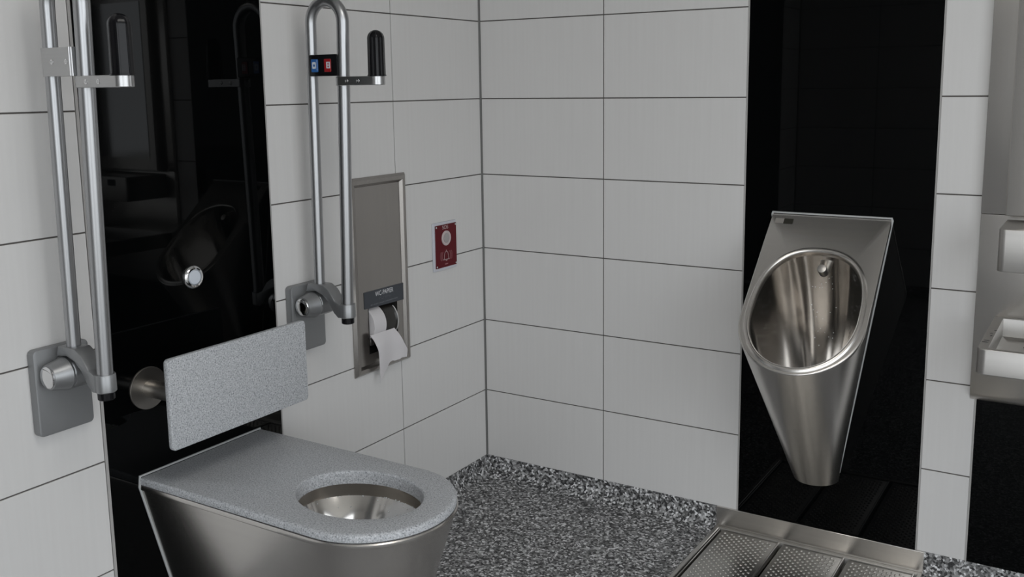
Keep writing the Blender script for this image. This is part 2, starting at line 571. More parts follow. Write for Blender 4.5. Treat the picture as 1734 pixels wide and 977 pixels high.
for i in range(13):
    f = i / 12
    lps.append(u_path(HW + (BHW - HW) * f - 0.002 * (1 - f), HW + (BFR - HW) * f - 0.002 * (1 - f), XC + (BXC - XC) * f, 0.457 + (BZ - 0.457) * f))
add_loops(bm, lps, False, False, True)
obj('bowl_shell', bm, 'steel_ring', t, ang=30)
bm = newbm()
add_loops(bm, [eloop(1.03, 0.4655), eloop(1.04, 0.428), eloop(1.035, 0.424)])
obj('collar', bm, 'steel_satin', t)
bm = newbm()
lps = []
for i in range(15):
    f = i / 14
    lps.append(eloop(1.035 * (1 - 0.80 * f), 0.424 - 0.105 * f - 0.085 * f ** 3, -0.05 * f))
add_loops(bm, lps, True, False, True)
inner = obj('inner_bowl', bm, 'steel_bowl', t, ang=60)
bm = newbm()                                 # sealant bead on the wall
add_tube(bm, [(0.001, TY - BHW, BZ), (0.001, TY - HW - 0.0005, 0.462), (0.001, TY - HW + 0.002, 0.4855), (0.001, TY + HW - 0.002, 0.4855), (0.001, TY + HW + 0.0005, 0.462), (0.001, TY + BHW, BZ)], 0.0034, 8)
obj('sealant', bm, 'silicone_light', t, label='light grey sealant bead')
bm = newbm()                                 # beads of water in the bowl
for i in range(34):
    a = random.uniform(0.15, PI - 0.15)
    k = random.choice((1.0, 1.0, 0.99, 0.95, 0.9, 0.84))
    f = (1 - k) / 0.80
    r = 1 / math.sqrt((math.cos(a) / (EA * 1.035 * k)) ** 2 + (math.sin(a) / (EB * 1.035 * k)) ** 2)
    p = (EC - 0.05 * f + r * math.cos(a), TY + r * math.sin(a) - 0.001, 0.424 - 0.105 * f + 0.001)
    bmesh.ops.create_icosphere(bm, subdivisions=1, radius=random.uniform(0.0009, 0.0019), matrix=Matrix.Translation(p))
obj('water_droplets', bm, 'water_drop', t, kind='stuff')

# ================================================================ backrest
t = thing('back_support', 'grey speckled backrest board on steel posts above the toilet', 'backrest', (0.0, TY, 0.681))
bm = newbm()
add_prism(bm, rrect(TY - 0.2035, TY + 0.2035, 0.5805, 0.7815, 0.010), ON_LEFT, 0.141, 0.154)
bevel(bm, 0.0025, 2)
obj('board', bm, 'speckled_composite', t)
for yy in (TY - 0.14, TY + 0.14):
    bm = newbm()
    add_lathe(bm, (0.0, yy, 0.681), (1, 0, 0), [(0.0195, 0.005), (0.0195, 0.142)], 32)
    obj('post', bm, 'steel_floor', t)
    bm = newbm()
    add_lathe(bm, (0.0, yy, 0.681), (1, 0, 0), [(0.0485, 0.0), (0.0485, 0.003), (0.0475, 0.0042), (0.023, 0.0075), (0.0195, 0.0078)], 48)
    obj('rosette', bm, 'steel_satin', t)

# ================================================================ folding grab rails
RAIL_G = 'folding grab rails beside the toilet'
def rail_x(z, front):
    f = (z - 0.80) / 0.70
    return (0.160 + 0.0215 * f) if front else (0.0655 + 0.0105 * f)
def stadium(xa, xb, r, n=14):
    pts = [(xb + r * math.cos(-PI / 2 + PI * i / n), r * math.sin(-PI / 2 + PI * i / n)) for i in range(n + 1)]
    pts += [(xa + r * math.cos(PI / 2 + PI * i / n), r * math.sin(PI / 2 + PI * i / n)) for i in range(n + 1)]
    return pts
def make_rail(label, with_keys, yc):
    t = thing('folding_grab_rail', label, 'grab rail', (0.0, yc, 0.744), RAIL_G)
    P = lambda x, y, z: (x, yc + y, z)
    bm = newbm()
    add_prism(bm, rrect(yc - 0.0605, yc + 0.0605, 0.6545, 0.833, 0.010), ON_LEFT, 0.0005, 0.0225)
    bevel(bm, 0.0025, 2)
    obj('wall_plate', bm, 'grey_plate', t)
    # hinge: arm from the plate, drum and conical sleeve
    bm = newbm()
    prof = [(0.0225, 0.752), (0.052, 0.748), (0.078, 0.760), (0.086, 0.785), (0.078, 0.806), (0.052, 0.815), (0.0225, 0.812)]
    add_prism(bm, prof, lambda a, b, d: P(a, d, b), -0.014, 0.050)
    bevel(bm, 0.005, 3)
    hinge = obj('hinge', bm, 'grey_casting', t)
    bm = newbm()
    add_lathe(bm, P(0.050, 0, 0.782), (0, -1, 0), [(0.033, -0.01), (0.0335, 0.014), (0.034, 0.016), (0.033, 0.018), (0.0265, 0.046), (0.0250, 0.050), (0.0225, 0.0505)], 40)
    obj('sleeve', bm, 'grey_casting', hinge)
    bm = newbm()
    add_lathe(bm, P(0.050, 0, 0.782), (0, -1, 0), [(0.0222, 0.046), (0.0222, 0.0525), (0.0205, 0.0540), (0.010, 0.0546)], 40)
    obj('hinge_cap', bm, 'chrome', hinge, label='round chrome cap')
    # yoke carrying both tubes
    bm = newbm()
    yk = [(0.034, 0.816), (0.040, 0.8375), (0.092, 0.8385), (0.112, 0.826), (0.132, 0.800), (0.148, 0.7925), (0.160, 0.7925), (0.160, 0.758), (0.141, 0.757), (0.128, 0.768), (0.110, 0.796), (0.090, 0.812), (0.066, 0.820), (0.048, 0.818)]
    add_prism(bm, yk, lambda a, b, d: P(a, d, b), -0.0185, 0.0185)
    bevel(bm, 0.0022, 2, 25)
    yoke = obj('yoke', bm, 'grey_casting', t)
    bm = newbm()
    add_lathe(bm, P(rail_x(0.775, True), 0, 0), (0, 0, 1), [(0.0185, 0.7572), (0.0202, 0.759), (0.0202, 0.791), (0.0188, 0.7935)], 32)
    obj('collar', bm, 'grey_casting', yoke)
    bm = newbm()
    add_lathe(bm, P(rail_x(0.75, True), 0, 0), (0, 0, 1), [(0.0150, 0.7415), (0.0163, 0.743), (0.0163, 0.7575)], 32)
    obj('end_cap', bm, 'black_plastic', t, label='black plastic end cap')
    # one bent tube: up the wall side, round the top, down the room side
    ZT = 1.499
    xa, xb = rail_x(ZT, False), rail_x(ZT, True)
    cx, rr = (xa + xb) / 2, (xb - xa) / 2
    pts, rad = [], []
    for i in range(9):
        z = 0.832 + (ZT - 0.832) * i / 8
        pts.append(P(rail_x(z, False), 0, z)); rad.append(0.0137)
    for i in range(1, 20):
        a = PI - PI * i / 20
        pts.append(P(cx + rr * math.cos(a), 0, ZT + rr * math.sin(a))); rad.append(0.0137 + 0.0016 * i / 20)
    for i in range(9):
        z = ZT - (ZT - 0.785) * i / 8
        pts.append(P(rail_x(z, True), 0, z)); rad.append(0.0153)
    bm = newbm()
    add_tube(bm, pts, rad, 32)
    obj('tube', bm, 'aluminium_tube', t)
    # hand grip on its clamp
    xf = rail_x(1.355, True)
    GX = 0.2835
    bm = newbm()
    add_prism(bm, stadium(xf, GX, 0.0192), lambda a, b, d: P(a, b, d), 1.3455, 1.3672)
    bevel(bm, 0.0012, 1, 60)
    clamp = obj('clamp', bm, 'aluminium_clamp', t)
    def screw(par, x, z, r=0.0048, yy=-0.0192):
        b_ = newbm()
        add_lathe(b_, P(x, yy + 0.001, z), (0, -1, 0), [(r, 0.0), (r, 0.0016), (r * 0.8, 0.0022), (r * 0.45, 0.0022), (r * 0.42, 0.0004)], 16)
        obj('screw', b_, 'chrome', par)
    screw(clamp, xf + 0.026, 1.3563)
    screw(clamp, xf + 0.062, 1.3563)
    bm = newbm()
    prof = [(0.0218, 1.3668), (0.0218, 1.3695), (0.0205, 1.3700), (0.0199, 1.45)]
    prof += [(0.0199 * math.cos(a), 1.455 + 0.0205 * math.sin(a)) for a in [PI / 2 * i / 8 for i in range(8)]] + [(0.001, 1.4755)]
    add_lathe(bm, P(GX, 0, 0), (0, 0, 1), prof, 64, flute=(8, 0.035))
    obj('hand_grip', bm, 'black_plastic', t, label='black ribbed plastic hand grip')
    xr = rail_x(1.394, False)
    xf2 = rail_x(1.394, True)
    if with_keys:
        K0, K1 = 0.0825, 0.1745
        bm = newbm()
        add_prism(bm, rrect(K0, K1, 1.369, 1.4215, 0.004), lambda a, b, d: P(a, d, b), -0.0195, -0.0150)
        bevel(bm, 0.0012, 2)
        kp = obj('keypad', bm, 'black_plastic', t, label='black key housing between the tubes')
        bm = newbm()
        add_prism(bm, rrect(xr + 0.006, xf2 - 0.0165, 1.3705, 1.420, 0.003), lambda a, b, d: P(a, d, b), -0.0152, 0.012)
        obj('key_housing', bm, 'black_plastic', kp)
        for nm, m_, a0, a1, lab in (('flush_key', 'blue_key', K0 + 0.0085, K0 + 0.0305, 'blue key with a white drop symbol'), ('call_key', 'red_key', K0 + 0.0515, K0 + 0.0730, 'red key with a white symbol')):
            bm = newbm()
            add_prism(bm, rrect(a0, a1, 1.379, 1.4105, 0.002), lambda a, b, d: P(a, d, b), -0.0212, -0.019)
            bevel(bm, 0.0006, 1)
            key = obj(nm, bm, m_, kp, label=lab)
            bm = newbm()
            cx_, cz_ = ((a0 + a1) / 2 - 0.001, 1.3955) if nm == 'flush_key' else ((a0 + a1) / 2 + 0.003, 1.3955)
            F = lambda a, b, d: P(a, d, b)
            if nm == 'flush_key':
                ring_o = rrect(cx_ - 0.0062, cx_ + 0.0062, cz_ - 0.0082, cz_ + 0.0082, 0.0028)
                ring_i = rrect(cx_ - 0.0029, cx_ + 0.0029, cz_ - 0.0033, cz_ + 0.0028, 0.0024)
                add_loops(bm, [[F(a, b, -0.0215) for a, b in ring_o], [F(a, b, -0.0215) for a, b in ring_i]])
                for k in range(9):
                    zz = 1.3835 + k * 0.0029
                    add_prism(bm, rrect(a1 - 0.0034, a1 - 0.0016, zz, zz + 0.0016, 0.0003, 1), F, -0.0215, -0.0211)
            else:
                for q in ((-0.0062, -0.0028), (0.0028, 0.0062)):
                    add_prism(bm, rrect(cx_ + q[0], cx_ + q[1], cz_ - 0.0078, cz_ + 0.0078, 0.0008, 2), F, -0.0215, -0.0211)
                for q in ((-0.0078, -0.0054), (-0.0026, -0.0006), (0.0014, 0.0030), (0.0056, 0.0078)):
                    add_prism(bm, [(cx_ - 0.003, cz_ + q[0]), (cx_ + 0.003, cz_ + q[0]), (cx_ + 0.003, cz_ + q[1]), (cx_ - 0.003, cz_ + q[1])], F, -0.02151, -0.0211)
            obj('symbol', bm, 'icon_white', kp, smooth=False)
    else:
        bm = newbm()
        add_lathe(bm, P(xr, 0, 0), (0, 0, 1), [(0.0165, 1.3675), (0.0165, 1.4205)], 32)
        add_prism(bm, rrect(xr, xf2 - 0.0155, -0.0165, 0.0165, 0.001, 1), lambda a, b, d: P(a, b, d), 1.3676, 1.4204)
        br = obj('bracket', bm, 'aluminium_clamp', t)
        screw(br, xr + 0.026, 1.394, 0.0048, -0.0165)
        screw(br, xr + 0.070, 1.394, 0.0048, -0.0165)
        bm = newbm()
        add_prism(bm, rrect(xf2 - 0.0215, xf2 - 0.0185, -0.0195, -0.012, 0.001, 1), lambda a, b, d: P(a, b, d), 1.3678, 1.4202)
        obj('bracket_lip', bm, 'aluminium_clamp', br)
    return t
make_rail('folded-up aluminium grab rail with plain metal bracket between its tubes', False, -1.567)
make_rail('folded-up aluminium grab rail with blue and red keys, beside paper dispenser', True, -0.863)

# ================================================================ flush button
BY, BZb = -1.2124, 0.9092
t = thing('flush_button', 'round chrome push button with pale face on black glass', 'push button', (0.0, BY, BZb))
bm = newbm()
add_lathe(bm, (0.0, BY, BZb), (1, 0, 0), [(0.0285, 0.0005), (0.0285, 0.002), (0.0265, 0.007), (0.0225, 0.0095), (0.0190, 0.0090), (0.0176, 0.0060), (0.017, 0.005)], 48)
obj('ring', bm, 'chrome', t)
bm = newbm()
add_lathe(bm, (0.0, BY, BZb), (1, 0, 0), [(0.0165, 0.003), (0.0165, 0.0085), (0.0155, 0.0098), (0.008, 0.0102)], 48)
obj('push_face', bm, 'button_face', t, label='pale blue-grey round face')

# ================================================================ paper dispenser
D0, D1, E0, E1 = -0.6715, -0.4205, 0.5185, 1.0895
t = thing('paper_dispenser', 'recessed brushed steel toilet paper dispenser with dark label', 'dispenser', (0.0, (D0 + D1) / 2, E0))
def rect_loop(i, d):
    return [ON_LEFT(a, b, d) for a, b in ((D0 + i, E0 + i), (D1 - i, E0 + i), (D1 - i, E1 - i), (D0 + i, E1 - i))]
bm = newbm()
add_loops(bm, [rect_loop(0.0, 0.0006), rect_loop(0.0, 0.004), rect_loop(0.007, 0.0125), rect_loop(0.0165, 0.0130), rect_loop(0.0185, 0.012), rect_loop(0.0265, 0.0035), rect_loop(0.0265, 0.0006)])
obj('frame', bm, 'steel_dark', t, smooth=False)
bm = newbm()                                   # front sheet with the opening
A = (D0 + 0.0262, D1 - 0.0262, E0 + 0.0262, E1 - 0.0262)
for q in ((A[0], NICHE[0], A[2], A[3]), (NICHE[1], A[1], A[2], A[3]), (NICHE[0], NICHE[1], A[2], NICHE[2]), (NICHE[0], NICHE[1], NICHE[3], A[3])):
    add_box(bm, 0.0006, 0.0045, q[0], q[1], q[2], q[3])
bmesh.ops.remove_doubles(bm, verts=bm.verts[:], dist=1e-6)
obj('front_sheet', bm, 'steel_dark', t, smooth=False)
bm = newbm()                                   # niche lining
nb = [(NICHE[0], NICHE[2]), (NICHE[1], NICHE[2]), (NICHE[1], NICHE[3]), (NICHE[0], NICHE[3])]
ni = [(NICHE[0] + 0.003, NICHE[2] + 0.003), (NICHE[1] - 0.003, NICHE[2] + 0.003), (NICHE[1] - 0.003, NICHE[3] - 0.003), (NICHE[0] + 0.003, NICHE[3] - 0.003)]
add_loops(bm, [[ON_LEFT(a, b, d) for a, b in lp] for lp, d in ((nb, 0.0044), (nb, -0.125), (ni, -0.125), (ni, 0.0044))] , True)
add_box(bm, -0.126, -0.123, NICHE[0], NICHE[1], NICHE[2], NICHE[3])
obj('niche', bm, 'niche_dark', t, smooth=False)
bm = newbm()
add_prism(bm, [(-0.6225, 0.711), (-0.4445, 0.707), (-0.4445, 0.758), (-0.6225, 0.760)], ON_LEFT, 0.0045, 0.0062)
lb = obj('label_plate', bm, 'label_grey', t, smooth=False, label='dark grey label reading WC-PAPIER with braille')
bm = newbm()
add_text(bm, 'WC-PAPIER', ON_LEFT, -0.5335, 0.7465, 0.0195, 0.0064, 0.082)
obj('lettering', bm, 'label_print', lb, smooth=False)
bm = newbm()
BR = ['2456', '14', '36', '1234', '1', '1234', '24', '15', '1235']
for i, cell in enumerate(BR):
    for ch in cell:
        d_ = int(ch) - 1
        add_lathe(bm, (0.0062, -0.5585 + i * 0.0062 + (d_ // 3) * 0.0024, 0.7335 - (d_ % 3) * 0.0025), (1, 0, 0), [(0.0008, 0.0), (0.0004, 0.0006)], 6)
obj('braille', bm, 'label_print_faint', lb)
bm = newbm()
yy = -0.596
while yy < -0.474:                             # print too small to read
    w = random.uniform(0.0012, 0.0026)
    h = random.uniform(0.0022, 0.0040)
    add_box(bm, 0.0062, 0.0064, yy, yy + w, 0.7165, 0.7165 + h)
    yy += w + random.choice((0.0008, 0.0009, 0.001, 0.0034))
obj('fine_print', bm, 'label_print_faint', lb, smooth=False)
bm = newbm()                                   # spare-roll drum and its chrome rim
add_lathe(bm, (-0.034, -0.5425, 0.655), (0, 1, 0), [(0.043, 0.0), (0.054, 0.001), (0.054, 0.040), (0.0535, 0.046)], 40)
dr = obj('roll_drum', bm, 'roll_holder', t)
bm = newbm()
add_lathe(bm, (-0.034, -0.5425, 0.655), (0, 1, 0), [(0.052, 0.046), (0.0572, 0.0465), (0.0578, 0.049), (0.0572, 0.0515), (0.052, 0.052)], 40)
obj('drum_rim', bm, 'chrome', dr)
bm = newbm()
add_box(bm, 0.004, 0.010, -0.606, -0.590, 0.600, 0.622)
bevel(bm, 0.0015, 1)
obj('tear_lip', bm, 'niche_dark', t)

t = thing('toilet_roll', 'white toilet paper roll with torn sheet hanging from the steel dispenser', 'toilet paper', (-0.034, -0.57, 0.655))
bm = newbm()
add_lathe(bm, (-0.034, -0.5985, 0.655), (0, 1, 0), [(0.02, 0.0), (0.0545, 0.0005), (0.0560, 0.002), (0.0560, 0.052), (0.0545, 0.0535), (0.02, 0.054)], 48)
obj('roll', bm, 'paper', t)
# torn sheet: leaves the roll, swings out over the lip and hangs, skewed to the right
bm = newbm()
NV, NU = 26, 18
LEFT = [(-0.6177, 0.6355), (-0.6105, 0.618), (-0.6015, 0.585), (-0.598, 0.530), (-0.594, 0.4885)]
RIGHT = [(-0.510, 0.6345), (-0.4995, 0.618), (-0.4865, 0.588), (-0.470, 0.551), (-0.472, 0.540)]
def along(c, v):
    f = v * (len(c) - 1)
    i = min(int(f), len(c) - 2)
    f -= i
    return tuple(p * (1 - f) + q * f for p, q in zip(c[i], c[i + 1]))
def sheet(u, v):
    """u 0..1 across, v 0..1 down; the free end is torn, longest at the wall-side edge"""
    (ya, za), (yb, zb) = along(LEFT, v), along(RIGHT, v)
    y = ya + (yb - ya) * u
    if v <= 0.5:
        z = za + (zb - za) * u
    else:
        w = (v - 0.5) / 0.5
        tear = 0.4885 + (0.540 - 0.4885) * min(1.0, u / 0.40) ** 0.8 + 0.0014 * math.sin(u * 17) + 0.0008 * math.sin(u * 41)
        z0_ = 0.585 + 0.003 * u
        z = z0_ + (tear - z0_) * w
    drop = 0.635 - z
    x = 0.020 + 0.013 * math.sin(min(1.0, drop / 0.05) * PI / 2) - 0.05 * max(0.0, drop - 0.07) + 0.0028 * math.sin(u * 6.5 + v * 2) * min(1, drop / 0.04)
    return Vector((x, y, z))
g = [[sheet(i / NU, j / NV) for i in range(NU + 1)] for j in range(NV + 1)]
top = [[bm.verts.new(p) for p in r] for r in g]
bot = [[bm.verts.new(p + Vector((-0.0009, 0, -0.0002))) for p in r] for r in g]
for j in range(NV):
    for i in range(NU):
        bm.faces.new((top[j][i], top[j][i + 1], top[j + 1][i + 1], top[j + 1][i]))
        bm.faces.new((bot[j][i], bot[j + 1][i], bot[j + 1][i + 1], bot[j][i + 1]))
for j in range(NV):
    bm.faces.new((top[j][0], top[j + 1][0], bot[j + 1][0], bot[j][0]))
    bm.faces.new((top[j][NU], bot[j][NU], bot[j + 1][NU], top[j + 1][NU]))
for i in range(NU):
    bm.faces.new((top[0][i], bot[0][i], bot[0][i + 1], top[0][i + 1]))
    bm.faces.new((top[NV][i], top[NV][i + 1], bot[NV][i + 1], bot[NV][i]))
obj('hanging_sheet', bm, 'paper', t)

# ================================================================ emergency call plate
S0, S1, Q0, Q1 = -0.2875, -0.1655, 0.7625, 0.9165
t = thing('emergency_call_plate', 'red emergency plate with bell symbol and round button on white tiles', 'alarm button', (0.0, (S0 + S1) / 2, Q0))
bm = newbm()
add_prism(bm, rrect(S0, S1, Q0, Q1, 0.002, 2), ON_LEFT, 0.0005, 0.0065)
bevel(bm, 0.0008, 1)
obj('back_plate', bm, 'sign_back', t)
bm = newbm()
add_prism(bm, rrect(S0 + 0.0085, S1 - 0.0015, Q0 + 0.0085, Q1 - 0.0085, 0.0015, 2), ON_LEFT, 0.0062, 0.0082)
face = obj('red_face', bm, 'sign_red', t, smooth=False, label='dark red printed face')
SCX = (S0 + S1) / 2 + 0.003
bm = newbm()
add_text(bm, 'SOS', ON_LEFT, SCX - 0.003, 0.8985, 0.0165, 0.0084, 0.031)
obj('lettering', bm, 'sign_print', face, smooth=False)
bm = newbm()
add_lathe(bm, (0.0082, SCX, 0.864), (1, 0, 0), [(0.0240, 0.0), (0.0240, 0.0020), (0.0225, 0.0035), (0.0180, 0.0035), (0.0165, 0.0020)], 40)
pb = obj('push_button', bm, 'sign_print', t, label='pale round push button')
bm = newbm()
add_lathe(bm, (0.0082, SCX, 0.864), (1, 0, 0), [(0.0152, 0.0010), (0.0150, 0.0036), (0.011, 0.0042)], 40)
obj('button_face', bm, 'sign_button', pb)
bm = newbm()                                   # bell symbol
def ribbon(pts, w, d=0.0084):
    for (a0, b0), (a1, b1) in zip(pts[:-1], pts[1:]):
        L = math.hypot(a1 - a0, b1 - b0)
        nx, ny = -(b1 - b0) / L * w / 2, (a1 - a0) / L * w / 2
        ex, ey = (a1 - a0) / L * w * 0.3, (b1 - b0) / L * w * 0.3
        vs = [bm.verts.new(ON_LEFT(*p, d)) for p in ((a0 + nx - ex, b0 + ny - ey), (a0 - nx - ex, b0 - ny - ey), (a1 - nx + ex, b1 - ny + ey), (a1 + nx + ex, b1 + ny + ey))]
        bm.faces.new(vs)
bz = 0.795
prof = [(-0.0150, 0.0), (-0.0115, 0.004), (-0.0110, 0.013), (-0.0085, 0.021), (-0.0035, 0.0255), (0.0, 0.0262), (0.0035, 0.0255), (0.0085, 0.021), (0.0110, 0.013), (0.0115, 0.004), (0.0150, 0.0), (-0.0150, 0.0)]
ribbon([(SCX + a, bz + b) for a, b in prof], 0.0017)
ribbon([(SCX, bz + 0.0262), (SCX, bz + 0.0300)], 0.0030)
ribbon([(SCX - 0.004, bz - 0.0025), (SCX, bz - 0.0040), (SCX + 0.004, bz - 0.0025)], 0.0018)
obj('bell_symbol', bm, 'sign_print', face, smooth=False)
bm = newbm()
for sgn in (-1, 1):
    for r in (0.0215, 0.0265, 0.0315):
        ribbon([(SCX + sgn * (r - 0.0035 * (k / 3) ** 2), bz + 0.012 + k * 0.0045) for k in range(-3, 4)], 0.0020)
ribbon([(SCX - 0.007, bz - 0.0145), (SCX + 0.007, bz - 0.0145)], 0.0035)
obj('sound_waves', bm, 'sign_print_faint', face, smooth=False)
for a, b in ((S0 + 0.0135, Q0 + 0.014), (S1 - 0.006, Q0 + 0.014), (S0 + 0.0135, Q1 - 0.014), (S1 - 0.006, Q1 - 0.014)):
    bm = newbm()
    add_lathe(bm, (0.008, a, b), (1, 0, 0), [(0.0032, 0.0), (0.0030, 0.0012), (0.0015, 0.0016)], 14)
    obj('screw', bm, 'chrome', t)

# ================================================================ urinal
UX = 1.1535
t = thing('urinal', 'conical brushed steel urinal with slanted oval opening on black glass', 'urinal', (UX, 0.0, 0.235))
ZT = 0.976
DV = Vector((0, -0.7360, -0.6771))            # down the slanted front
NV_ = Vector((0, -0.6771, 0.7360))            # out of the slanted front
def UP(u, s, n=0.0):
    return Vector((UX + u, -0.001, ZT)) + DV * s + NV_ * n
UW, SL = 0.161, 0.357                         # half width, slant length of the straight part
SCN = 0.335                                   # centre of the oval along the slant
def u_front(th):
    c, s = math.cos(th), math.sin(th)         # c along +u, s along +slant, from (0, SCN)
    best = 1e9
    if abs(c) > 1e-9:
        r = UW / abs(c)
        if 0 <= SCN + r * s <= SL:
            best = r
    if s < -1e-9:
        r = SCN / -s
        if abs(r * c) <= UW + 1e-9:
            best = min(best, r)
    d = SCN - SL
    b_ = d * s
    q = b_ * b_ - (d * d - UW * UW)
    if q >= 0:
        r = -b_ + math.sqrt(q)
        if SCN + r * s >= SL - 1e-9:
            best = min(best, r)
    return best
def u_oval(th):
    c, s = math.cos(th), math.sin(th)
    a = 0.1485
    b, e = (0.217, 2.45) if s < 0 else (0.173, 2.08)
    return (abs(c / a) ** e + abs(s / b) ** e) ** (-1 / e)
ua = [2 * PI * i / 120 for i in range(120)]
cr = math.atan2(-SCN, UW)
ua = sorted([a for a in ua] + [cr % (2 * PI), (PI - cr) % (2 * PI)])
def ov(k, n, off=0.0):
    return [UP((u_oval(a) * k + off) * math.cos(a), SCN + (u_oval(a) * k + off) * math.sin(a), n) for a in ua]
def fo(off, n):
    return [UP((u_front(a) + off) * math.cos(a), SCN + (u_front(a) + off) * math.sin(a), n) for a in ua]
bm = newbm()
add_loops(bm, [fo(0.0, -0.010), fo(0.0, -0.0025), fo(-0.0012, -0.0006), fo(-0.004, 0.0), ov(1.0, 0.0, 0.006), ov(1.0, 0.0006, 0.002)])
obj('front_plate', bm, 'steel_horizontal', t, ang=50)
bm = newbm()
prf = [(0.0045, -0.001), (0.0020, 0.0012), (-0.001, 0.0042), (-0.0050, 0.0056), (-0.0090, 0.0044), (-0.0115, 0.0008), (-0.0128, -0.004), (-0.0140, -0.012)]
add_loops(bm, [ov(1.0, n_, off) for off, n_ in prf])
obj('rim', bm, 'steel_vertical', t, ang=60)
bm = newbm()                                  # hollow bowl below the opening
oc = UP(0, SCN, 0)
deep = Vector((0, 0.125, -0.315))
lps = []
for j in range(22):
    k = j / 21
    sc = math.sqrt(max(0.0, 1 - (k * 0.985) ** 2.3))
    lp = []
    for p in ov(1.0, -0.011, -0.0136):
        q = p - oc
        q = Vector((q.x * sc, q.y * sc, q.z * sc)) + deep * k
        w = oc + q
        w.y = min(w.y, -0.012)
        w.x = UX + (w.x - UX) * (1 - 0.22 * k)
        lp.append(w)
    lps.append(lp)
add_loops(bm, lps, True, False, True)
obj('bowl', bm, 'steel_bowl', t, ang=80)
bm = newbm()                                  # beads of water below the nozzle
spots = [w for lp in lps for w in lp if abs(w.x - UX - 0.004) < 0.034 and w.y > -0.16 and 0.60 < w.z < 0.84]
for w in random.sample(spots, min(26, len(spots))):
    bmesh.ops.create_icosphere(bm, subdivisions=1, radius=random.uniform(0.0007, 0.0014), matrix=Matrix.Translation(w + Vector((random.uniform(-0.003, 0.003), -0.0005, random.uniform(-0.006, 0.006)))))
obj('water_droplets', bm, 'water_drop', t, kind='stuff')
bm = newbm()                                  # outer shell: ruled from the front edge to wall and foot
def front_path():
    pts = [UP(-UW, SL * i / 14, -0.006) for i in range(14)]
    pts += [UP(-UW * math.cos(PI * i / 44), SL + UW * math.sin(PI * i / 44), -0.006) for i in range(45)]
    pts += [UP(UW, SL * (13 - i) / 14, -0.006) for i in range(14)]
    return pts
FB, FY, FZ = 0.061, -0.052, 0.238
def foot_path():
    pts = [Vector((UX - 0.050 - 0.011 * i / 14, FY * i / 14, FZ + 0.006 - 0.006 * i / 14)) for i in range(14)]
    pts += [Vector((UX - FB * math.cos(PI * i / 44), FY - 1.05 * FB * math.sin(PI * i / 44), FZ)) for i in range(45)]
    pts += [Vector((UX + 0.050 + 0.011 * (13 - i) / 14, FY * (13 - i) / 14, FZ + 0.006 - 0.006 * (13 - i) / 14)) for i in range(14)]
    return pts
fp, ft = front_path(), foot_path()
lps = [[a.lerp(b, i / 14) for a, b in zip(fp, ft)] for i in range(15)]
for lp in lps:
    for p in lp:
        p.y = min(p.y, -0.001)
add_loops(bm, lps, False, False, True)
obj('shell', bm, 'steel_vertical', t, ang=35)
bm = newbm()                                  # sealant bead on the glass
add_tube(bm, [(UX - 0.0505, -0.0015, 0.244), (UX - UW - 0.001, -0.0015, ZT - 0.004), (UX - UW + 0.001, -0.0015, ZT + 0.002), (UX + UW - 0.001, -0.0015, ZT + 0.002), (UX + UW + 0.001, -0.0015, ZT - 0.004), (UX + 0.0505, -0.0015, 0.244)], 0.0034, 8)
obj('sealant', bm, 'silicone_light', t, label='light grey sealant bead')
bm = newbm()                                  # flush nozzle
nz_o = UP(0.006, 0.158, -0.040)
add_lathe(bm, nz_o, (0, -0.86, 0.50), [(0.0125, -0.02), (0.0125, 0.010), (0.0115, 0.0125), (0.004, 0.0140)], 28)
obj('flush_nozzle', bm, 'steel_floor', t)
bm = newbm()                                  # two-part maker's badge, half bare, half dark
for u0, u1, mm in ((-0.147, -0.123, 'steel_bowl'), (-0.122, -0.097, 'badge_dark')):
    bm = newbm()
    lo = [UP(u, s, 0.0002) for u, s in ((u0, 0.020), (u1, 0.020), (u1, 0.0375), (u0, 0.0375))]
    hi = [UP(u, s, 0.0010) for u, s in ((u0, 0.020), (u1, 0.020), (u1, 0.0375), (u0, 0.0375))]
    add_loops(bm, [lo, hi], True, True, True)
    obj('badge', bm, mm, t, smooth=False)
# ================================================================ drain tray
t = thing('drain_tray', 'steel floor drain tray with three dimpled grates below the urinal', 'floor drain', ((TRAY[0] + TRAY[1]) / 2, -0.31, -0.035))
x0, x1, y0, y1 = TRAY
bm = newbm()
add_box(bm, x0, x1, -0.0085, -0.0006, -0.004, TB + 0.0015)
bevel(bm, 0.0012, 1)
obj('upstand', bm, 'steel_horizontal', t)
bm = newbm()
def rl(i, z):
    return [(x0 + i, y0 + i, z), (x1 - i, y0 + i, z), (x1 - i, y1 - 0.004 - i, z), (x0 + i, y1 - 0.004 - i, z)]
add_loops(bm, [rl(0.0, -0.03), rl(0.0, 0.002), rl(0.002, 0.0038), rl(0.012, 0.0038), rl(0.014, 0.0020), rl(0.0165, -0.012), rl(0.0165, -0.034)], True, False, True)
obj('frame', bm, 'steel_floor', t, smooth=False)
GW = (x1 - x0 - 0.036) / 3
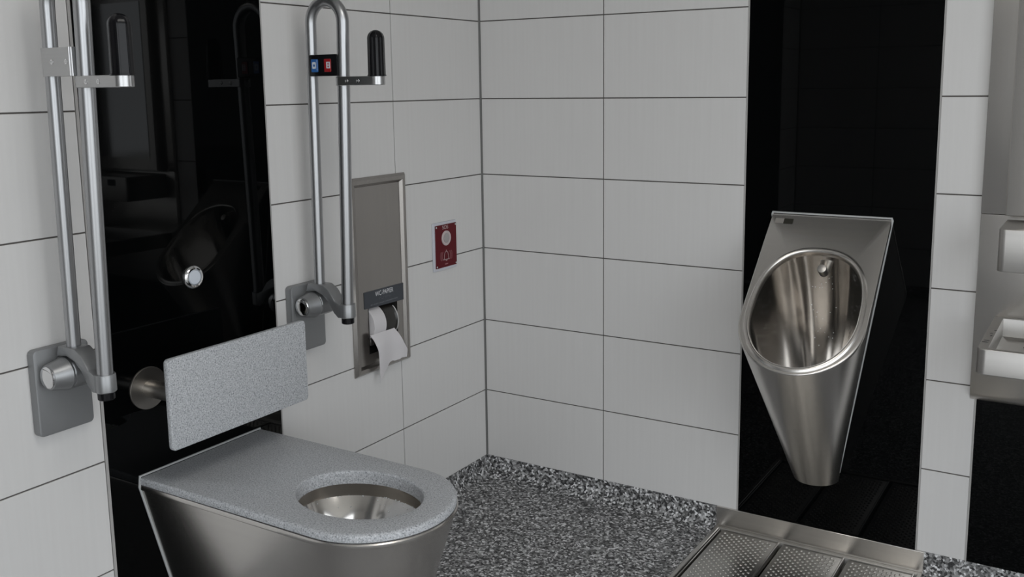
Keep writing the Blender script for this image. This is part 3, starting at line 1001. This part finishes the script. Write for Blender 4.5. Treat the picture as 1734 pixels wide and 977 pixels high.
for i in range(3):
    a0 = x0 + 0.018 + GW * i + 0.009
    a1 = x0 + 0.018 + GW * (i + 1) - 0.002
    b0, b1 = y0 + 0.022, y1 - 0.026
    bm = newbm()
    add_box(bm, a0, a1, b0, b1, -0.012, 0.0016)
    bevel(bm, 0.0018, 2)
    gr = obj('grate', bm, 'steel_floor', t)
    bm = newbm()
    add_box(bm, a1 - 0.0045, a1 + 0.0005, b0, b1 + 0.006, -0.010, 0.0050)
    bevel(bm, 0.0014, 2)
    obj('edge_strip', bm, 'steel_floor', gr)
    bm = newbm()
    ny = int((b1 - b0 - 0.02) / 0.0105)
    for r_ in range(ny):
        for c_ in range(7):
            px = a0 + 0.014 + c_ * 0.0215 + (0.01075 if r_ % 2 else 0.0)
            py = b1 - 0.014 - r_ * 0.0105
            if px > a1 - 0.010:
                continue
            add_lathe(bm, (px, py, 0.0014), (0, 0, 1), [(0.0042, 0.0), (0.0036, 0.0014), (0.0022, 0.0024), (0.0012, 0.0024), (0.0009, 0.0010)], 9, cap0=False)
    obj('dimples', bm, 'steel_floor', gr, kind='stuff')
bm = newbm()
add_box(bm, x0 + 0.018, x0 + 0.0215, y0 + 0.02, y1 - 0.022, -0.012, 0.0042)
bevel(bm, 0.0012, 1)
obj('edge_strip', bm, 'steel_floor', t)

# ================================================================ wash station
WX0, WX1 = 1.530, 2.135
t = thing('wash_station', 'brushed steel wash station with basin, box and cabinet on back panel', 'wash station', ((WX0 + WX1) / 2, 0.0, 0.51))
bm = newbm()                                   # lower back panel, its foot folded back to the wall
add_prism(bm, [(-0.001, 0.5145), (-0.0195, 0.5425), (-0.0195, 1.0055), (-0.001, 1.0055)], lambda a, b, d: (d, a, b), WX0, WX1)
bevel(bm, 0.0015, 2)
obj('lower_panel', bm, 'steel_vertical', t)
bm = newbm()
add_prism(bm, [(-0.001, 1.0065), (-0.0195, 1.0065), (-0.0195, 1.78), (-0.001, 1.78)], lambda a, b, d: (d, a, b), WX0, WX1)
bevel(bm, 0.0012, 2)
obj('upper_panel', bm, 'steel_vertical', t)
bm = newbm()
add_prism(bm, rrect(1.5885, 2.08, -0.058, -0.018, 0.003, 2), FLAT, 1.009, 1.74)
bevel(bm, 0.001, 1)
cb = obj('cabinet', bm, 'steel_vertical', t)
bm = newbm()
add_box(bm, 1.628, 2.04, -0.0605, -0.0585, 1.06, 1.70)
obj('mirror', bm, 'chrome', cb, smooth=False)
def box_round(xl, xr, yf, yb, r, z0, z1):
    pts = [(xl, yb)]
    pts += [(xl + r - r * math.cos(PI / 2 * i / 8), yf + r - r * math.sin(PI / 2 * i / 8)) for i in range(9)]
    pts += [(xr - r + r * math.sin(PI / 2 * i / 8), yf + r - r * math.cos(PI / 2 * i / 8)) for i in range(9)]
    pts += [(xr, yb)]
    return pts
bm = newbm()
add_prism(bm, box_round(1.5905, 2.075, -0.2075, -0.018, 0.016, 0, 0), FLAT, 0.8945, 0.9945)
bevel(bm, 0.0016, 2, 50)
bx = obj('dispenser_box', bm, 'steel_matte', t)
bm = newbm()
add_box(bm, 1.662, 1.712, -0.2085, -0.2072, 0.957, 0.983)
obj('sticker', bm, 'label_grey', bx, smooth=False)
# basin: apron, rim and hollow tub
BX0, BX1, BF, BB = 1.5765, 2.09, -0.3725, -0.0195
bm = newbm()
po_ = box_round(BX0, BX1, BF, BB, 0.020, 0, 0)
pi_ = box_round(BX0 + 0.0225, BX1 - 0.0225, BF + 0.0165, BB - 0.017, 0.010, 0, 0)
def lz(pts, z):
    return [(a, b, z) for a, b in pts]
def shr(pts, k):
    cx_, cy_ = (BX0 + BX1) / 2, (BF + BB) / 2
    return [(cx_ + (a - cx_) * (1 - k * 0.9), cy_ + (b - cy_) * (1 - k)) for a, b in pts]
add_loops(bm, [lz(shr(po_, 0.012), 0.6868), lz(po_, 0.6885), lz(po_, 0.7435), lz(shr(po_, 0.006), 0.7455),
               lz(shr(pi_, -0.004), 0.7455), lz(pi_, 0.7440), lz(pi_, 0.7000), lz(shr(pi_, 0.06), 0.6930), lz(shr(pi_, 0.5), 0.688)], True, True, True)
bs = obj('basin', bm, 'steel_matte', t, ang=30)
bm = newbm()                                   # water drops on rim and tub, their dark reflection painted as colour
for px, py, L, w, zz in ((1.5880, -0.285, 0.013, 0.0055, 0.7457), (1.5865, -0.302, 0.014, 0.0055, 0.7457), (1.5900, -0.21, 0.007, 0.004, 0.7457), (1.592, -0.235, 0.005, 0.004, 0.7457), (1.595, -0.175, 0.006, 0.003, 0.7457),
                       (1.646, -0.225, 0.008, 0.006, 0.6930), (1.664, -0.235, 0.012, 0.006, 0.6930), (1.69, -0.22, 0.010, 0.006, 0.6930), (1.672, -0.13, 0.010, 0.004, 0.6930), (1.70, -0.12, 0.008, 0.004, 0.6930), (1.655, -0.10, 0.006, 0.004, 0.6930)):
    add_prism(bm, [(px + L / 2 * math.cos(2 * PI * k / 10), py + w / 2 * math.sin(2 * PI * k / 10)) for k in range(10)], FLAT, zz - 0.001, zz + 0.0004)
obj('water_streaks', bm, 'drop_dark_reflection', bs, kind='stuff')
bpy.context.view_layer.update()
